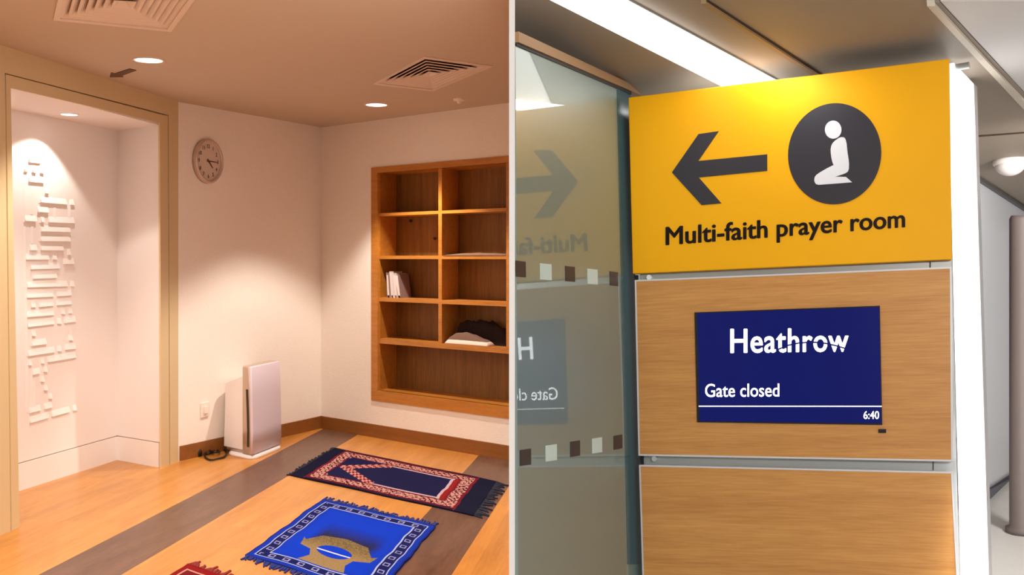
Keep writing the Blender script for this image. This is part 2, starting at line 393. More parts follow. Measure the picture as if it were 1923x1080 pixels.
# clock --------------------------------------------------------------
cc = P2.at(387, 303); ax = P2.d; ra = (P2.at(413, 303)-P2.at(361, 303)).length/2; rb = 42/FOC*cc.y
clk = empty('wall_clock', cc-Vector((0, 0, rb)), 'round white wall clock on the wall beside the alcove', 'clock')
metal_w = mat('clock_case', srgb(206, 184, 168), 0.25, metal=0.3); face_m = mat('clock_face', srgb(214, 192, 176), 0.5); ink = mat('clock_ink', srgb(92, 60, 40), 0.6)
def ell(k, o, n=40): return [cc+ax*math.cos(t)*ra*k+ZV*math.sin(t)*rb*k+P2.n*o for t in [2*math.pi*i/n for i in range(n)]]
G().loft([ell(1, 0), ell(1, 0.03), ell(0.96, 0.042), ell(0.88, 0.042), ell(0.86, 0.03), ell(0.86, 0.018)], cap=True).build('case', metal_w, clk, True)
G().prism(ell(0.865, 0.018), P2.n*0.004).build('face', face_m, clk)
def ck(x, y, o=0.0): return cc+ax*x*ra+ZV*y*rb+P2.n*(0.022+o)
for h in range(12):
    a = math.radians(30*(h if h else 12)); body = str(h if h else 12)
    vs, fs = text_mesh(body, 0.03); x0 = (min(v[0] for v in vs)+max(v[0] for v in vs))/2; y0 = (min(v[1] for v in vs)+max(v[1] for v in vs))/2
    G().add([ck(0.67*math.sin(a)+(x-x0)*0.24, 0.67*math.cos(a)+(y-y0)*0.24, 0.001) for x, y in vs], fs).build('numeral', ink, clk)
def hand(name, deg, L, wd_, o):
    a = math.radians(deg); s, c_ = math.sin(a), math.cos(a); pts = [(-0.12, -wd_), (L, -wd_*0.4), (L, wd_*0.4), (-0.12, wd_)]
    G().prism([ck(s*p+c_*q, c_*p-s*q, o) for p, q in pts], P2.n*0.001).build(name, ink, clk)
hand('hour_hand', 134, 0.42, 0.05, 0.003); hand('minute_hand', 91, 0.66, 0.035, 0.005)

# socket -----------------------------------------------------------
so_e = empty('power_socket', P2.at(383, 785), 'white wall socket low on the wall behind the air purifier', 'socket')
q = [P2.at(376, 757), P2.at(391, 754), P2.at(391, 781), P2.at(376, 785)]
sm = mat('socket_plastic', srgb(240, 226, 214), 0.4)
bevel(G().prism(q, P2.n*0.012).build('face_plate', sm, so_e), 0.003)
q2 = inset(q, 0.55); G().prism([p+P2.n*0.012 for p in q2], P2.n*0.012).build('socket_insert', sm, so_e)

# bookshelf --------------------------------------------------------
bs = empty('bookshelf', P3.col(825, zb), 'built-in wooden bookshelf recessed in the wall above the rugs', 'bookshelf')
DV = Vector((0.454, 0.891, 0)).normalized()*0.26
def s3(px, z, o=0.0): return P3.col(px, z)+P3.n*o
XRp = v3(XR, 0)
def r3(z, o=0.0): return v3(XR, z)+P3.n*o          # at the divider wall
zti, zbi = P3.z(712, 325), P3.z(711, 733)
g = G(); f_ = 0.012
g.prism([s3(699, zb, f_), s3(699, zt, f_), s3(711, zti, f_), s3(711, zbi, f_)], -P3.n*0.03)
g.prism([s3(699, zt, f_), r3(zt, f_), r3(zti, f_), s3(711, zti, f_)], -P3.n*0.03)
g.prism([s3(699, zb, f_), r3(zb, f_), r3(zbi, f_), s3(711, zbi, f_)], -P3.n*0.03)
g.build('frame', shelfw, bs)
i0 = s3(711, 0); i1 = r3(0)+P3.d*-0.01
def bp_(p, z): return v3(p+DV, z)
G().prism([v3(i0, zbi), v3(i0, zti), bp_(i0, zti), bp_(i0, zbi)], -P3.d*0.02).build('side_panel', shelfw, bs)
G().prism([v3(i0, zti), v3(i1, zti), bp_(i1, zti), bp_(i0, zti)], (0, 0, 0.02)).build('top_panel', shelfw, bs)
G().prism([v3(i0, zbi), v3(i1, zbi), bp_(i1, zbi), bp_(i0, zbi)], (0, 0, -0.02)).build('bottom_panel', shelfw, bs)
G().prism([bp_(i0, zbi-.02)-P3.d*.02, bp_(i0, zti+.02)-P3.d*.02, bp_(i1, zti+.02)-P3.d*0.12, bp_(i1, zbi-.02)-P3.d*0.12], DV.normalized()*0.01).build('back_panel', shelfb, bs)
RB = -P3.n*0.004; DVs = DV*0.97
def board(pxa, pxb, zlo, zhi, name):
    a, b = (s3(pxa, 0)+RB), ((s3(pxb, 0)+RB) if pxb < 955 else r3(0)+RB-P3.d*0.012)
    if pxb >= 955: # keep clear of the divider wall
        return G().prism([v3(a, zlo), v3(b, zlo), v3(b, zhi), v3(a, zhi)], DVs - P3.d*0.0).build(name, shelfw, bs)
    return G().prism([v3(a, zlo), v3(b, zlo), v3(b, zhi), v3(a, zhi)], DVs).build(name, shelfw, bs)
Z4 = (P3.z(712, 645), P3.z(712, 636)); Z3 = (P3.z(712, 566), P3.z(712, 559)); Z2 = (P3.z(712, 486.5), P3.z(712, 480.3)); Z1 = (P3.z(712, 406), P3.z(712, 400.5))
for zz in (Z1, Z2, Z3):
    board(711, 822.5, zz[0], zz[1], 'shelf'); board(829, 950, zz[0], zz[1], 'shelf')
board(711, 955, Z4[0], Z4[1], 'shelf')
board(822.5, 829, Z4[1], zti, 'upright'); board(950, 954.5, Z4[1], zti, 'upright')
peg = mat('peg_dark', srgb(50, 20, 12), 0.6)
for px, py in ((786, 447), (740, 413)):
    p = P3.at(px, py)+DV*0.955
    G().prism(circ(p, 0.012, 12, P3.d, ZV), -DV.normalized()*0.012).build('peg', peg, bs)

# booklets
paper = mat('booklet_paper', srgb(226, 212, 208), 0.6); cov = mat('booklet_cover', srgb(150, 122, 116), 0.5)
labs = ['slim white booklet standing nearest the bookshelf side panel', 'white booklet second from the left in the leaning row', 'white booklet third from the left, leaning in the row', 'pinkish booklet at the right end of the leaning row']
for k, (b0, b1, t0, t1, ty) in enumerate(((723, 728, 721, 725, 512), (729, 734, 726, 730.5, 510), (735, 739.5, 731, 736, 513), (740.5, 745.5, 734.5, 740, 514))):
    zb_, zt_ = Z3[1], P3.z(725, ty); o = DV*(0.12+0.03*k); e = None
    base = [s3(b0, zb_)+o, s3(b1, zb_)+o, s3(t1, zt_)+o, s3(t0, zt_)+o]
    e = empty('booklet', (base[0]+base[1])/2, labs[k], 'book', 'booklets leaning on the third shelf')
    dl_ = DV*0.6; c = sum(base, Vector())/4
    G().prism([c+(p-c)*0.8+DV*0.012*0 for p in base], dl_*0.98).build('pages', paper, e)
    wv = (base[1]-base[0])*0.15
    cg = G(); cg.prism([base[0], base[0]+wv, base[3]+wv, base[3]], dl_); cg.prism([base[1]-wv, base[1], base[2], base[2]-wv], dl_)
    cg.build('cover', cov if k in (0, 3) else paper, e)

# thin mat on second shelf, folded textiles on fourth
def blob_sheet(name, px0, px1, prof, z0, d0, d1, m, parent=None, rip=0.0, nu=28, nv=10, edge=0.25):
    """soft folded cloth: height profile along the shelf, rounded at both depth ends"""
    vs, fs = [], []
    for j in range(nv+1):
        for i in range(nu+1):
            u, v = i/nu, j/nv; k = u*(len(prof)-1); a = int(min(k, len(prof)-2)); h = prof[a]+(prof[a+1]-prof[a])*(k-a)
            e = min(1, min(u, 1-u)/edge*1.0)**0.4*min(1, min(v, 1-v)/0.12)**0.5 if 0 < u < 1 and 0 < v < 1 else 0
            p = s3(px0+(px1-px0)*u, z0)+DV*(d0+(d1-d0)*v); p.z = z0+max(0.002, h*e*(1+rip*math.sin(u*23+v*7)+rip*0.6*math.sin(u*51-v*13)))
            vs.append(p)
    n = nu+1
    for j in range(nv):
        for i in range(nu): fs.append((j*n+i, j*n+i+1, (j+1)*n+i+1, (j+1)*n+i))
    k = len(vs); vs += [v3(p, z0) for p in vs]
    for j in range(nv):
        for i in range(nu): fs.append((k+j*n+i, k+(j+1)*n+i, k+(j+1)*n+i+1, k+j*n+i+1))
    for i in range(nu): fs += [(i, i+k, i+1+k, i+1), (nv*n+i, nv*n+i+1, k+nv*n+i+1, k+nv*n+i)]
    for j in range(nv): fs += [(j*n, (j+1)*n, (j+1)*n+k, j*n+k), (j*n+nu, j*n+nu+k, (j+1)*n+nu+k, (j+1)*n+nu)]
    return mk(name, vs, fs, m, parent, True)
grey_cloth = mat('grey_cloth', srgb(122, 90, 74), 0.95, noise=(80, 0.15), bump=0.4, bscale=300)
maroon = mat('maroon_cloth', srgb(32, 9, 9), 0.95, noise=(60, 0.3), bump=0.5, bscale=250)
white_cl = mat('pale_cloth', srgb(232, 208, 192), 0.9, bump=0.2, bscale=250)
o = blob_sheet('folded_mat', 832, 948, [0.012, .016, .02, .016, .014], Z2[1], 0.0, 0.8, grey_cloth, rip=0.05)
tag(o, 'thin grey mat lying flat on the second shelf of the right bay', 'mat')
o = blob_sheet('folded_cloth', 839, 936, [.13, .165, .16, .17, .165, .17, .14, .12, .09], Z4[1], 0.48, 0.95, maroon, rip=0.05, edge=0.06)
tag(o, 'dark maroon bundled cloth behind the pale folded cloth on a shelf', 'cloth')
fc = empty('folded_cloth', s3(875, Z4[1])+DV*0.25, 'folded greyish prayer cloth with a pale edge on the fourth shelf', 'cloth')
blob_sheet('lower_fold', 834, 917, [.012, .014, .014, .014, .012], Z4[1], 0.02, 0.44, mat('pinkish_cloth', srgb(170, 110, 90), .95), fc, edge=0.05)
blob_sheet('pale_fold', 834, 915, [.028, .03, .03, .028, .026], Z4[1]+0.002, 0.03, 0.45, white_cl, fc, edge=0.05)
blob_sheet('top_fold', 834, 912, [.03, .075, .085, .07, .045, .028], Z4[1]+0.004, 0.10, 0.47, grey_cloth, fc, rip=0.02, edge=0.06)

# air purifier -----------------------------------------------------
A, Bq, Cq = fl(473, 863), fl(528, 841), fl(417, 851)
e1, e2 = Bq-A, Cq-A
pur = empty('air_purifier', (A+Bq+Cq+(A+e1+e2))/4, 'white tower air purifier on the floor beside the brown skirting', 'air purifier')
def sect(u0, u1, v0, v1, z, r=0.08, n=5, bow=0.0, ztop=None):
    pts = []
    for cx, cy, a0_ in ((u1-r, v1-r, 0), (u0+r, v1-r, 90), (u0+r, v0+r, 180), (u1-r, v0+r, 270)):
        for k in range(n+1):
            t = math.radians(a0_+90*k/n); u = cx+r*math.cos(t); v = cy+r*math.sin(t)
            pts.append((u, v))
    out = []
    for u, v in pts:
        if bow and v < (v0+v1)/2: v -= bow*(1-(2*(u-0.5))**2)
        zz = z if not callable(z) else z(u, v)
        p = A+e1*u+e2*v; out.append(Vector((p.x, p.y, zz)))
    return out
silver = mat('silver_plastic', srgb(196, 170, 150), 0.3, metal=0.35); pw = mat('purifier_white', srgb(236, 226, 222), 0.35); pf = mat('purifier_front', srgb(222, 206, 214), 0.42)
hT = A.y*0+ (EYE + (HY-690)/FOC*A.y)
G().loft([sect(-0.05, 1.03, -0.06, 0.83, 0.0, .2, bow=.05), sect(-0.05, 1.03, -0.06, 0.83, 0.016, .2, bow=.05), sect(-0.02, 1.0, -0.03, 0.8, 0.026, .2, bow=.05)]).build('base', pw, pur, True)
G().loft([sect(0.05, .86, .3, .95, 0.026, .08), sect(0.05, .86, .3, .95, 0.07, .08)]).build('rear_foot', silver, pur, True)
yC = lambda u, v: 0.52+0.075*(0.97-v)/0.67
bevel(G().loft([sect(0.03, .86, .28, 1.0, 0.05, .05), sect(0.04, .86, .28, .98, 0.3, .05), sect(0.05, .85, .28, .96, yC, .05)]).build('rear_body', pw, pur), 0.008, 3)
G().loft([sect(0.0, 1.0, 0.05, .34, 0.03, .06, bow=.05), sect(0.0, 1.0, 0.04, .34, 0.2, .06, bow=.03), sect(0.0, 1.0, 0.06, .34, 0.45, .06), sect(0.0, 1.0, 0.09, .34, hT-.01, .06), sect(0.01, 0.99, .11, .33, hT, .06)]).build('front_housing', silver, pur, True)
G().loft([sect(-0.01, 1.0, -0.02, .07, 0.035, .03, bow=.05), sect(0.0, 1.0, -0.02, .07, 0.2, .03, bow=.03), sect(0.0, 1.0, 0.0, .09, 0.45, .03), sect(0.0, 1.0, 0.03, .11, hT-0.006, .03), sect(0.01, 0.99, .04, .11, hT, .03)]).build('front_panel', pf, pur, True)
slot = mat('intake_slot', srgb(52, 42, 26), 0.7)
sg = []
for z, v in ((0.085, 0.09), (0.2, .085), (0.35, .10), (0.5, .125)):
    sg.append([Vector((*(A+e1*u+e2*vv).xy, z)) for u, vv in ((-0.008, v), (-0.008, v+.065), (0.02, v+.065), (0.02, v))])
G().loft(sg).build('intake_slot', slot, pur)

# cord and plug ----------------------------------------------------
blk = mat('black_rubber', srgb(22, 16, 12), 0.5)
def fz(px, py, z=0.009): p = fl(px, py); p.z = z; return p
pc = G().tube(spline([fz(420, 846), fz(425, 853), fz(421, 860), fz(408, 865, .012), fz(394, 866), fz(385, 860, .012), fz(388, 853, .02), fz(398, 848, .02), fz(412, 852, .015), fz(404, 857, .03), fz(391, 852, .03), fz(380, 846, .04), fz(376, 850, .04)], 8), 0.007).build('power_cord', blk, pur, True)
G().tube(spline([fz(376, 852, .03), fz(384, 844, .04), fz(394, 844, .03), fz(402, 851, .02), fz(390, 856, .012), fz(380, 852, .02)], 8), 0.007).build('cord_loop', blk, pc, True)
p = fz(371, 857, 0.0); G().loft([circ(p, .030, 14), circ(p+ZV*.03, .034, 14), circ(p+ZV*.055, .024, 14), circ(p+ZV*.06, .01, 14)]).build('plug', blk, pc, True)
p = fz(385, 852, 0.0); G().loft([circ(p, .026, 14), circ(p+ZV*.035, .028, 14), circ(p+ZV*.05, .012, 14)]).build('connector', blk, pc, True)

# rugs -------------------------------------------------------------
def hsh(a, b): return (math.sin(a*127.1+b*311.7)*43758.5453) % 1.0
rug_m = bpy.data.materials.new('rug_pile'); rug_m.use_nodes = True
nt = rug_m.node_tree; va = nt.nodes.new('ShaderNodeVertexColor'); va.layer_name = 'Col'; bb = nt.nodes['Principled BSDF']
bb.inputs['Roughness'].default_value = 0.95; bb.inputs['Specular IOR Level'].default_value = 0.1
nt.links.new(va.outputs['Color'], bb.inputs['Base Color'])
g_ = nt.nodes.new('ShaderNodeNewGeometry'); n2 = nt.nodes.new('ShaderNodeTexNoise'); n2.inputs['Scale'].default_value = 400; bp2 = nt.nodes.new('ShaderNodeBump'); bp2.inputs['Strength'].default_value = 0.5; bp2.inputs['Distance'].default_value = 0.01
nt.links.new(g_.outputs['Position'], n2.inputs['Vector']); nt.links.new(n2.outputs['Fac'], bp2.inputs['Height']); nt.links.new(bp2.outputs['Normal'], bb.inputs['Normal'])
def rug(name, quad, pat, nu, nv, parent, wob=0.004, thick=0.008):
    P00, P10, P11, P01 = quad; vs, fs, cols = [], [], []
    for j in range(nv+1):
        for i in range(nu+1):
            u, v = i/nu, j/nv; p = P00*(1-u)*(1-v)+P10*u*(1-v)+P11*u*v+P01*(1-u)*v
            p = p.copy(); ex = math.sin(v*17)*0.004+math.sin(v*41)*0.002; ey = math.sin(u*13)*0.004
            p += (P10-P00).normalized()*ex+(P01-P00).normalized()*ey
            p.z = thick+wob*(0.5+0.5*math.sin(u*11+v*5))*(0.5+0.5*math.sin(v*9-u*4)); vs.append(p)
    n = nu+1
    for j in range(nv):
        for i in range(nu): fs.append((j*n+i, j*n+i+1, (j+1)*n+i+1, (j+1)*n+i)); cols.append(pat((i+.5)/nu, (j+.5)/nv))
    k = len(vs); border = [i for i in range(n)]+[j*n+nu for j in range(1, nv+1)]+[nv*n+i for i in range(nu-1, -1, -1)]+[j*n for j in range(nv-1, 0, -1)]
    vs += [v3(vs[b], 0.0) for b in border]; m_ = len(border)
    for i in range(m_): fs.append((border[i], border[(i+1) % m_], k+(i+1) % m_, k+i)); cols.append(cols[0])
    fs.append(tuple(range(k, k+m_))); cols.append(cols[0])
    o = mk(name, vs, fs, rug_m, parent, False)
    at = o.data.color_attributes.new('Col', 'FLOAT_COLOR', 'CORNER'); li = 0
    buf = []
    for p_, c_ in zip(o.data.polygons, cols): buf += list(c_)*p_.loop_total
    at.data.foreach_set('color', buf)
    return o
def fringe(pa, pb, out, n, L, m, parent, droop=0.3):
    g = G()
    for i in range(n):
        t = (i+0.5)/n; p = pa+(pb-pa)*t; l = L*(0.55+0.6*random.random()); side = (pb-pa).normalized()*random.uniform(-0.5, 0.5)*l
        wv = (pb-pa)/n*0.42; q0, q1 = v3(p-wv, 0.009), v3(p+wv, 0.009); tip = p+out*l+side
        g.add([q0, q1, v3(tip+wv*.7, .006), v3(tip-wv*.7, .006), v3(q0, 0), v3(q1, 0), v3(tip+wv*.7, 0), v3(tip-wv*.7, 0)], [(0, 1, 2, 3), (7, 6, 5, 4), (0, 3, 7, 4), (1, 5, 6, 2), (2, 6, 7, 3)])
    return g.build('fringe', m, parent)
navy = srgb(20, 20, 62); navyd = srgb(12, 14, 42); red = srgb(112, 18, 38); cream_c = srgb(198, 142, 128); mar = srgb(70, 10, 30); wht = srgb(190, 165, 175)
def pat1(u, v):
    w_ = min(v, 1-v)
    if u < 0.085 or u > 0.90: return navyd if (u < 0.08 or u > .905) else red
    if w_ < 0.05: return mar if w_ > 0.015 else navyd
    L0, R0 = 0.085, 0.90; du = min(u-L0, R0-u)
    if w_ < 0.065 or du < 0.008: return red
    if w_ < 0.19 or du < 0.075:
        if w_ > 0.175 and du > .0 and not du < 0.065: return red
        if du > 0.066 and w_ >= 0.19: return red
        h = hsh(int(u*150), int(v*66)); s = math.sin(u*190)*math.sin(v*85)
        return cream_c if (h+s*0.5) > 0.38 else mar
    hw = max(0.0, min(0.31, (u-0.18)/0.24*0.31)); d = abs(v-0.5)
    if 0.80 < u < 0.835 and d < 0.31: return srgb(140, 26, 22)
    if d < 0.31 and 0.785 < u <= 0.80: return wht
    if u < 0.44 and u > 0.17:
        ba = (hw-d)
        if -0.035 < ba < 0.085:
            st = (int(u*62)+int((ba+0.035)/0.045)) % 2
            return cream_c if st else srgb(120, 22, 40)
    elif u <= 0.80:
        if abs(d-0.285) < 0.012: return wht
        if abs(d-0.31) < 0.012: return red
    return navy
q1 = [fl(630, 843), fl(933, 906), fl(890, 970), fl(546, 894)]
r1 = empty('prayer_rug', (q1[0]+q1[2])/2, 'navy and red fringed prayer rug with a pale arch motif, nearest the bookshelf', 'rug', 'prayer rugs on the wooden floor')
rug('rug_field', q1, pat1, 330, 110, r1)
nf = mat('navy_fringe', srgb(10, 14, 40), 0.95); bf = mat('blue_fringe', srgb(16, 34, 110), 0.95); rf = mat('red_fringe', srgb(120, 16, 18), 0.95)
d_ = (q1[1]-q1[0]).normalized()
fringe(q1[0], q1[3], -d_, 46, 0.05, nf, r1); fringe(q1[1], q1[2], d_, 46, 0.10, nf, r1)
blue = srgb(0, 52, 188); blued = srgb(16, 34, 120); gold = srgb(150, 124, 84)
GP = [(.22, .60), (.25, .63), (.33, .53), (.52, .50), (.70, .53), (.78, .64), (.82, .62), (.80, .70), (.69, .73), (.66, .80), (.70, .88), (.34, .88), (.38, .80), (.35, .73), (.25, .70)]
def inpoly(x, y, P):
    c = False
    for i in range(len(P)):
        x1, y1 = P[i]; x2, y2 = P[i-1]
        if (y1 > y) != (y2 > y) and x < (x2-x1)*(y-y1)/(y2-y1)+x1: c = not c
    return c
def lerp(a, b, t): return tuple(a[i]+(b[i]-a[i])*t for i in range(4))
def pat2(u, v):
    d = min(u, 1-u)*0.96; e = min(v*1.23, (1-v)*1.23); m_ = min(d, e)
    if m_ < 0.045: return srgb(10, 46, 160) if m_ > 0.012 else blued
    if m_ < 0.054: return srgb(160, 170, 215)
    if m_ < 0.125:
        s = (v*1.23/0.11) % 1 if d < e else (u*0.96/0.11) % 1; c_ = (m_-0.0895)/0.022
        k = max(abs((s-0.5)/0.22), abs(c_))
        if 0.6 < k < 1.0: return srgb(140, 140, 190)
        return srgb(14, 22, 84)
    if m_ < 0.134: return srgb(160, 170, 215)
    if inpoly(u, v, GP):
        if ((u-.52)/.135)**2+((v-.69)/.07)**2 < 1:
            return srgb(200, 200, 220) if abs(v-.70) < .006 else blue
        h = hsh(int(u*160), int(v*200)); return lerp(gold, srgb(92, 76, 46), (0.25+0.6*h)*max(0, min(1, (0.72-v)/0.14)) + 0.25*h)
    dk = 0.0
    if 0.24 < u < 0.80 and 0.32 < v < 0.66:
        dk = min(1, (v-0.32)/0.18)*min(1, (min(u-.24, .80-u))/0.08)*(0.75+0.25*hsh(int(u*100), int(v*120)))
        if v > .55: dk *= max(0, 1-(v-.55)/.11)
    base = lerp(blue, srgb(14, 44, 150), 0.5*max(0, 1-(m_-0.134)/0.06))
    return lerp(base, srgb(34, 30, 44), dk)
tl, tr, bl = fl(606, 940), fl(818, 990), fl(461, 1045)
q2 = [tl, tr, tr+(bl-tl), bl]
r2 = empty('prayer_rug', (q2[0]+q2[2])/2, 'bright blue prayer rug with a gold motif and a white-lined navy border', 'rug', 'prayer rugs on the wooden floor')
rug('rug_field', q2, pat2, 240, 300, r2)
fringe(q2[0], q2[1], (tl-bl).normalized(), 52, 0.075, bf, r2); fringe(q2[3], q2[2], (bl-tl).normalized(), 52, 0.06, bf, r2)
def pat3(u, v):
    d = min(u, 1-u, v, 1-v); return srgb(130, 16, 18) if d < .05 else (cream_c if d < 0.06 else (srgb(110, 20, 26) if d < .14 else srgb(150, 24, 26)))
tl = fl(352, 1062); bl3 = tl-B*1.1; tr = tl+(q2[1]-q2[0])*0.8
q3 = [tl, tr, tr-B*1.1, bl3]
r3_ = empty('prayer_rug', (q3[0]+q3[2])/2, 'red fringed prayer rug, only its corner showing at the bottom edge', 'rug', 'prayer rugs on the wooden floor')
rug('rug_field', q3, pat3, 60, 80, r3_); fringe(q3[0], q3[1], B, 34, 0.085, rf, r3_)

# ============================================================= right place: gate corridor
U = Vector((5261.5, -2000, 357)).normalized()
V = ray(1171, 300).cross(ray(1191, 1000)).cross(U).normalized()
V = -V if V.z < 0 else V
NF = U.cross(V).normalized(); NF = -NF if NF.dot(Vector((0, -1, 0))) < 0 else NF
PC = CAM+ray(1181, 650)*4.0
def F(px, py, o=0.0): return hit(px, py, PC, NF)+NF*o
def Gl(px, py, o=0.0): return hit(px, py, PC, U)+U*o
W = Vector((1370.5, 2000, -160)).normalized()
NR = U.cross(W).normalized(); NR = -NR if NR.z > 0 else NR       # ceiling normal, downwards
PR = F(1180, 146)
def R(px, py, o=0.0): return hit(px, py, PR, NR)+NR*o
FZ = -0.15                                                        # floor level of this side

alu = mat('brushed_aluminium', srgb(176, 178, 176), 0.35, metal=0.6)
trimw = mat('anodised_edge', srgb(214, 212, 214), 0.35, metal=0.2)
yel = mat('yellow_sign_vinyl', srgb(242, 174, 0), 0.5, spec=0.25, noise=(3, 0.05), bump=0.15, bscale=4)
blackv = mat('black_vinyl', srgb(38, 35, 44), 0.45); textm = mat('dark_letter_vinyl', srgb(44, 22, 10), 0.5); whv = mat('white_vinyl', srgb(226, 226, 232), 0.5)
oakp = grain_mat('oak_veneer_panel', srgb(184, 124, 60), srgb(210, 152, 82), U, V, 1.6, 26, 0.45, fine=0.55)
def slab(px, off, th): return G().prism([F(*p)+NF*off for p in px], -NF*th)

# ceiling, trims, floor, walls
rc = mat('grey_ceiling_panel', srgb(150, 136, 120), 0.55); rc2 = mat('pale_ceiling_panel', srgb(206, 202, 200), 0.5)
def pR(px, py, o=0): return R(px, py, o)
# ceiling polygon, built wide, as a plane slab
cpts = [PR+U*a+W*b for a, b in ((-0.2, -3.2), (3.4, -3.2), (3.4, 7), (-0.2, 7))]
def clipx(poly, X):  # keep x >= X
    out = []
    for i in range(len(poly)):
        a, b = poly[i], poly[(i+1) % len(poly)]
        if a.x >= X: out.append(a)
        if (a.x-X)*(b.x-X) < 0: t = (X-a.x)/(b.x-a.x); out.append(a+(b-a)*t)
    return out
XE = 0.0075
cpts = [PR+U*a+W*b for a, b in ((-3, -5.5), (5.5, -5.5), (5.5, 7), (-3, 7))]
struct(G().prism(clipx(cpts, XE), -NR*0.06).build('ceiling_corridor', rc))
def strip(pa, pb, qa, qb, o, th, name, m):   # px quad on the ceiling: edge a (pa-pb), edge b (qa-qb)
    return G().prism([R(*pa)+NR*o, R(*pb)+NR*o, R(*qb)+NR*o, R(*qa)+NR*o], -NR*th).build(name, m)
struct(strip((1316, 0), (1545, 150), (1326, 0), (1553, 147), 0.012, 0.012, 'trim_4', mat('bronze_rail', srgb(150, 122, 88), 0.5)))
struct(strip((1326, 0), (1553, 147), (1331, 0), (1557, 146), 0.004, 0.004, 'trim_5', dark_gap))
struct(strip((1740, 0), (1925, 201), (1755, 0), (1932, 192), 0.02, 0.02, 'trim_6', mat('pale_rail', srgb(206, 196, 180), 0.5)))
struct(strip((1755, 0), (1932, 192), (1764, 0), (1937, 187), 0.008, 0.008, 'trim_7', mat('taupe_rail', srgb(140, 126, 112), 0.6)))
struct(strip((1766, 0), (1938, 187), (2150, 0), (2100, 187), 0.004, 0.004, 'trim_8', rc2))
struct(strip((1836, 254), (1930, 247), (1836, 256), (1930, 248.6), 0.004, 0.004, 'trim_9', dark_gap))
# light strip
tube_m = mat('strip_light_diffuser', (1, 1, 1, 1), 0.4, emit=(1.0, 0.98, 0.95, 1), estr=2.4)
sl = empty('ceiling_light', R(1250, 90), 'long white linear light strip in the corridor ceiling above the yellow sign', 'ceiling light')
ql = [R(975, -48)+NR*.03, R(1480, 213)+NR*.03, R(1560, 202)+NR*.03, R(975, -115)+NR*.03]
G().prism(ql, -NR*0.022).build('diffuser', tube_m, sl)
G().prism([p-NR*0.022 for p in ql], -NR*0.007).build('housing', alu, sl)
struct(G().box((XE, -2.5, FZ-0.02), (5, 0, 0), (0, 12, 0), (0, 0, 0.02)).build('floor_corridor', mat('pale_stone_floor', srgb(214, 210, 206), 0.35, noise=(6, 0.05))))

# kiosk (totem) ----------------------------------------------------
def down(p):                                  # follow V to the floor
    return p - V*((p.z-FZ)/V.z)
core = G()
L0, R0_ = F(1192, 540), F(1786, 540)
ct, cb = F(1188, 190), F(1779, 117)
dW = -NF*0.4
c0 = [F(1190, 190, -.035), F(1778, 118, -.035)]
c1 = [down(F(1206, 1060, -.035)), down(F(1786, 1060, -.035))]
kio = empty('gate_totem', (c1[0]+c1[1])/2, 'tall metal totem body carrying the yellow sign and oak panels', 'totem')
G().prism([c0[0], c0[1], c1[1], c1[0]], -NF*0.3).build('metal_body', alu, kio)
stud = mat('polished_stud', srgb(236, 236, 240), 0.15, metal=0.8)
for px, py, r in ((1217, 520, .010), (1227, 862, .010)):
    p = F(px, py, -.034); G().prism(circ(p, r, 16, U, V), NF*0.02).build('stud', stud, kio)
darkm = mat('black_slot', srgb(14, 16, 24), 0.6)
for q in (((1187, 515), (1195, 515), (1195, 527), (1188, 527)), ((1198, 856), (1205, 856), (1205, 873), (1199, 873))):
    G().prism([F(*p)+NF*-.033 for p in q], NF*0.004).build('slot_end', darkm, kio)
for q in (((1746, 489), (1748, 489), (1748, 503), (1746, 503)), ((1752, 868), (1753.5, 868), (1753.5, 884), (1752, 884))):
    G().prism([F(*p)+NF*-.034 for p in q], NF*0.003).build('joint', darkm, kio)
# totem side: emission stands in for the strong light falling on it
NS = V.cross(W).normalized(); NS = -NS if NS.x < 0 else NS       # faces right
PS0 = F(1789, 540, -.01)
def S(px, py): return hit(px, py, PS0, NS)
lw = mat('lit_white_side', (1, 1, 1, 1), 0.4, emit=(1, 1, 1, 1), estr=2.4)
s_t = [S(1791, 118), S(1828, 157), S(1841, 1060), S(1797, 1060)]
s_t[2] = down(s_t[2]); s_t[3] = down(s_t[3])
side = empty('bright_side', (s_t[2]+s_t[3])/2, 'tall white side panel at the right edge of the totem, its brightness given as glow', 'side panel')
G().prism(s_t, -NS*0.02).build('bright_side_panel', lw, side)
g = G(); a_, b_ = S(1829, 157), down(S(1842, 1060)); g.prism([a_, a_+W*0.06, b_+W*0.06, b_], -NS*0.02); g.build('edge_profile', trimw, side)
p = S(1794, 127)+NS*0.0; G().prism(circ(p, .013, 16, W, V), NS*0.05).build('standoff', alu, side)

# yellow sign
sg_ = empty('direction_sign', F(1485, 500), 'large yellow sign with black arrow and kneeling figure at the top of the totem', 'sign')
SQ = [(1180, 183), (1783, 110), (1788, 487), (1188, 514)]
bevel(slab(SQ, 0.0, 0.03).build('sign_board', yel, sg_), 0.003, 2)
AR = [(1262, 324), (1312, 252), (1350, 246.5), (1311.5, 302.5), (1441, 290), (1441, 321), (1312.5, 333.5), (1355, 382), (1318, 385.5)]
def decal(px, off, name, m, parent, th=0.002): return G().prism([F(*p)+NF*off for p in px], -NF*th).build(name, m, parent)
decal(AR, 0.0022, 'arrow', blackv, sg_)
circle_p = [(1567.5+87.5*math.cos(t)+3*math.sin(t)*0, 289-95*math.sin(t)-2.5*math.cos(t)) for t in [2*math.pi*k/72 for k in range(72)]]
disc = decal(circle_p, 0.0022, 'pictogram_disc', blackv, sg_)
hd = [(1564.8+15.6*math.cos(t), 244-17*math.sin(t)) for t in [2*math.pi*k/32 for k in range(32)]]
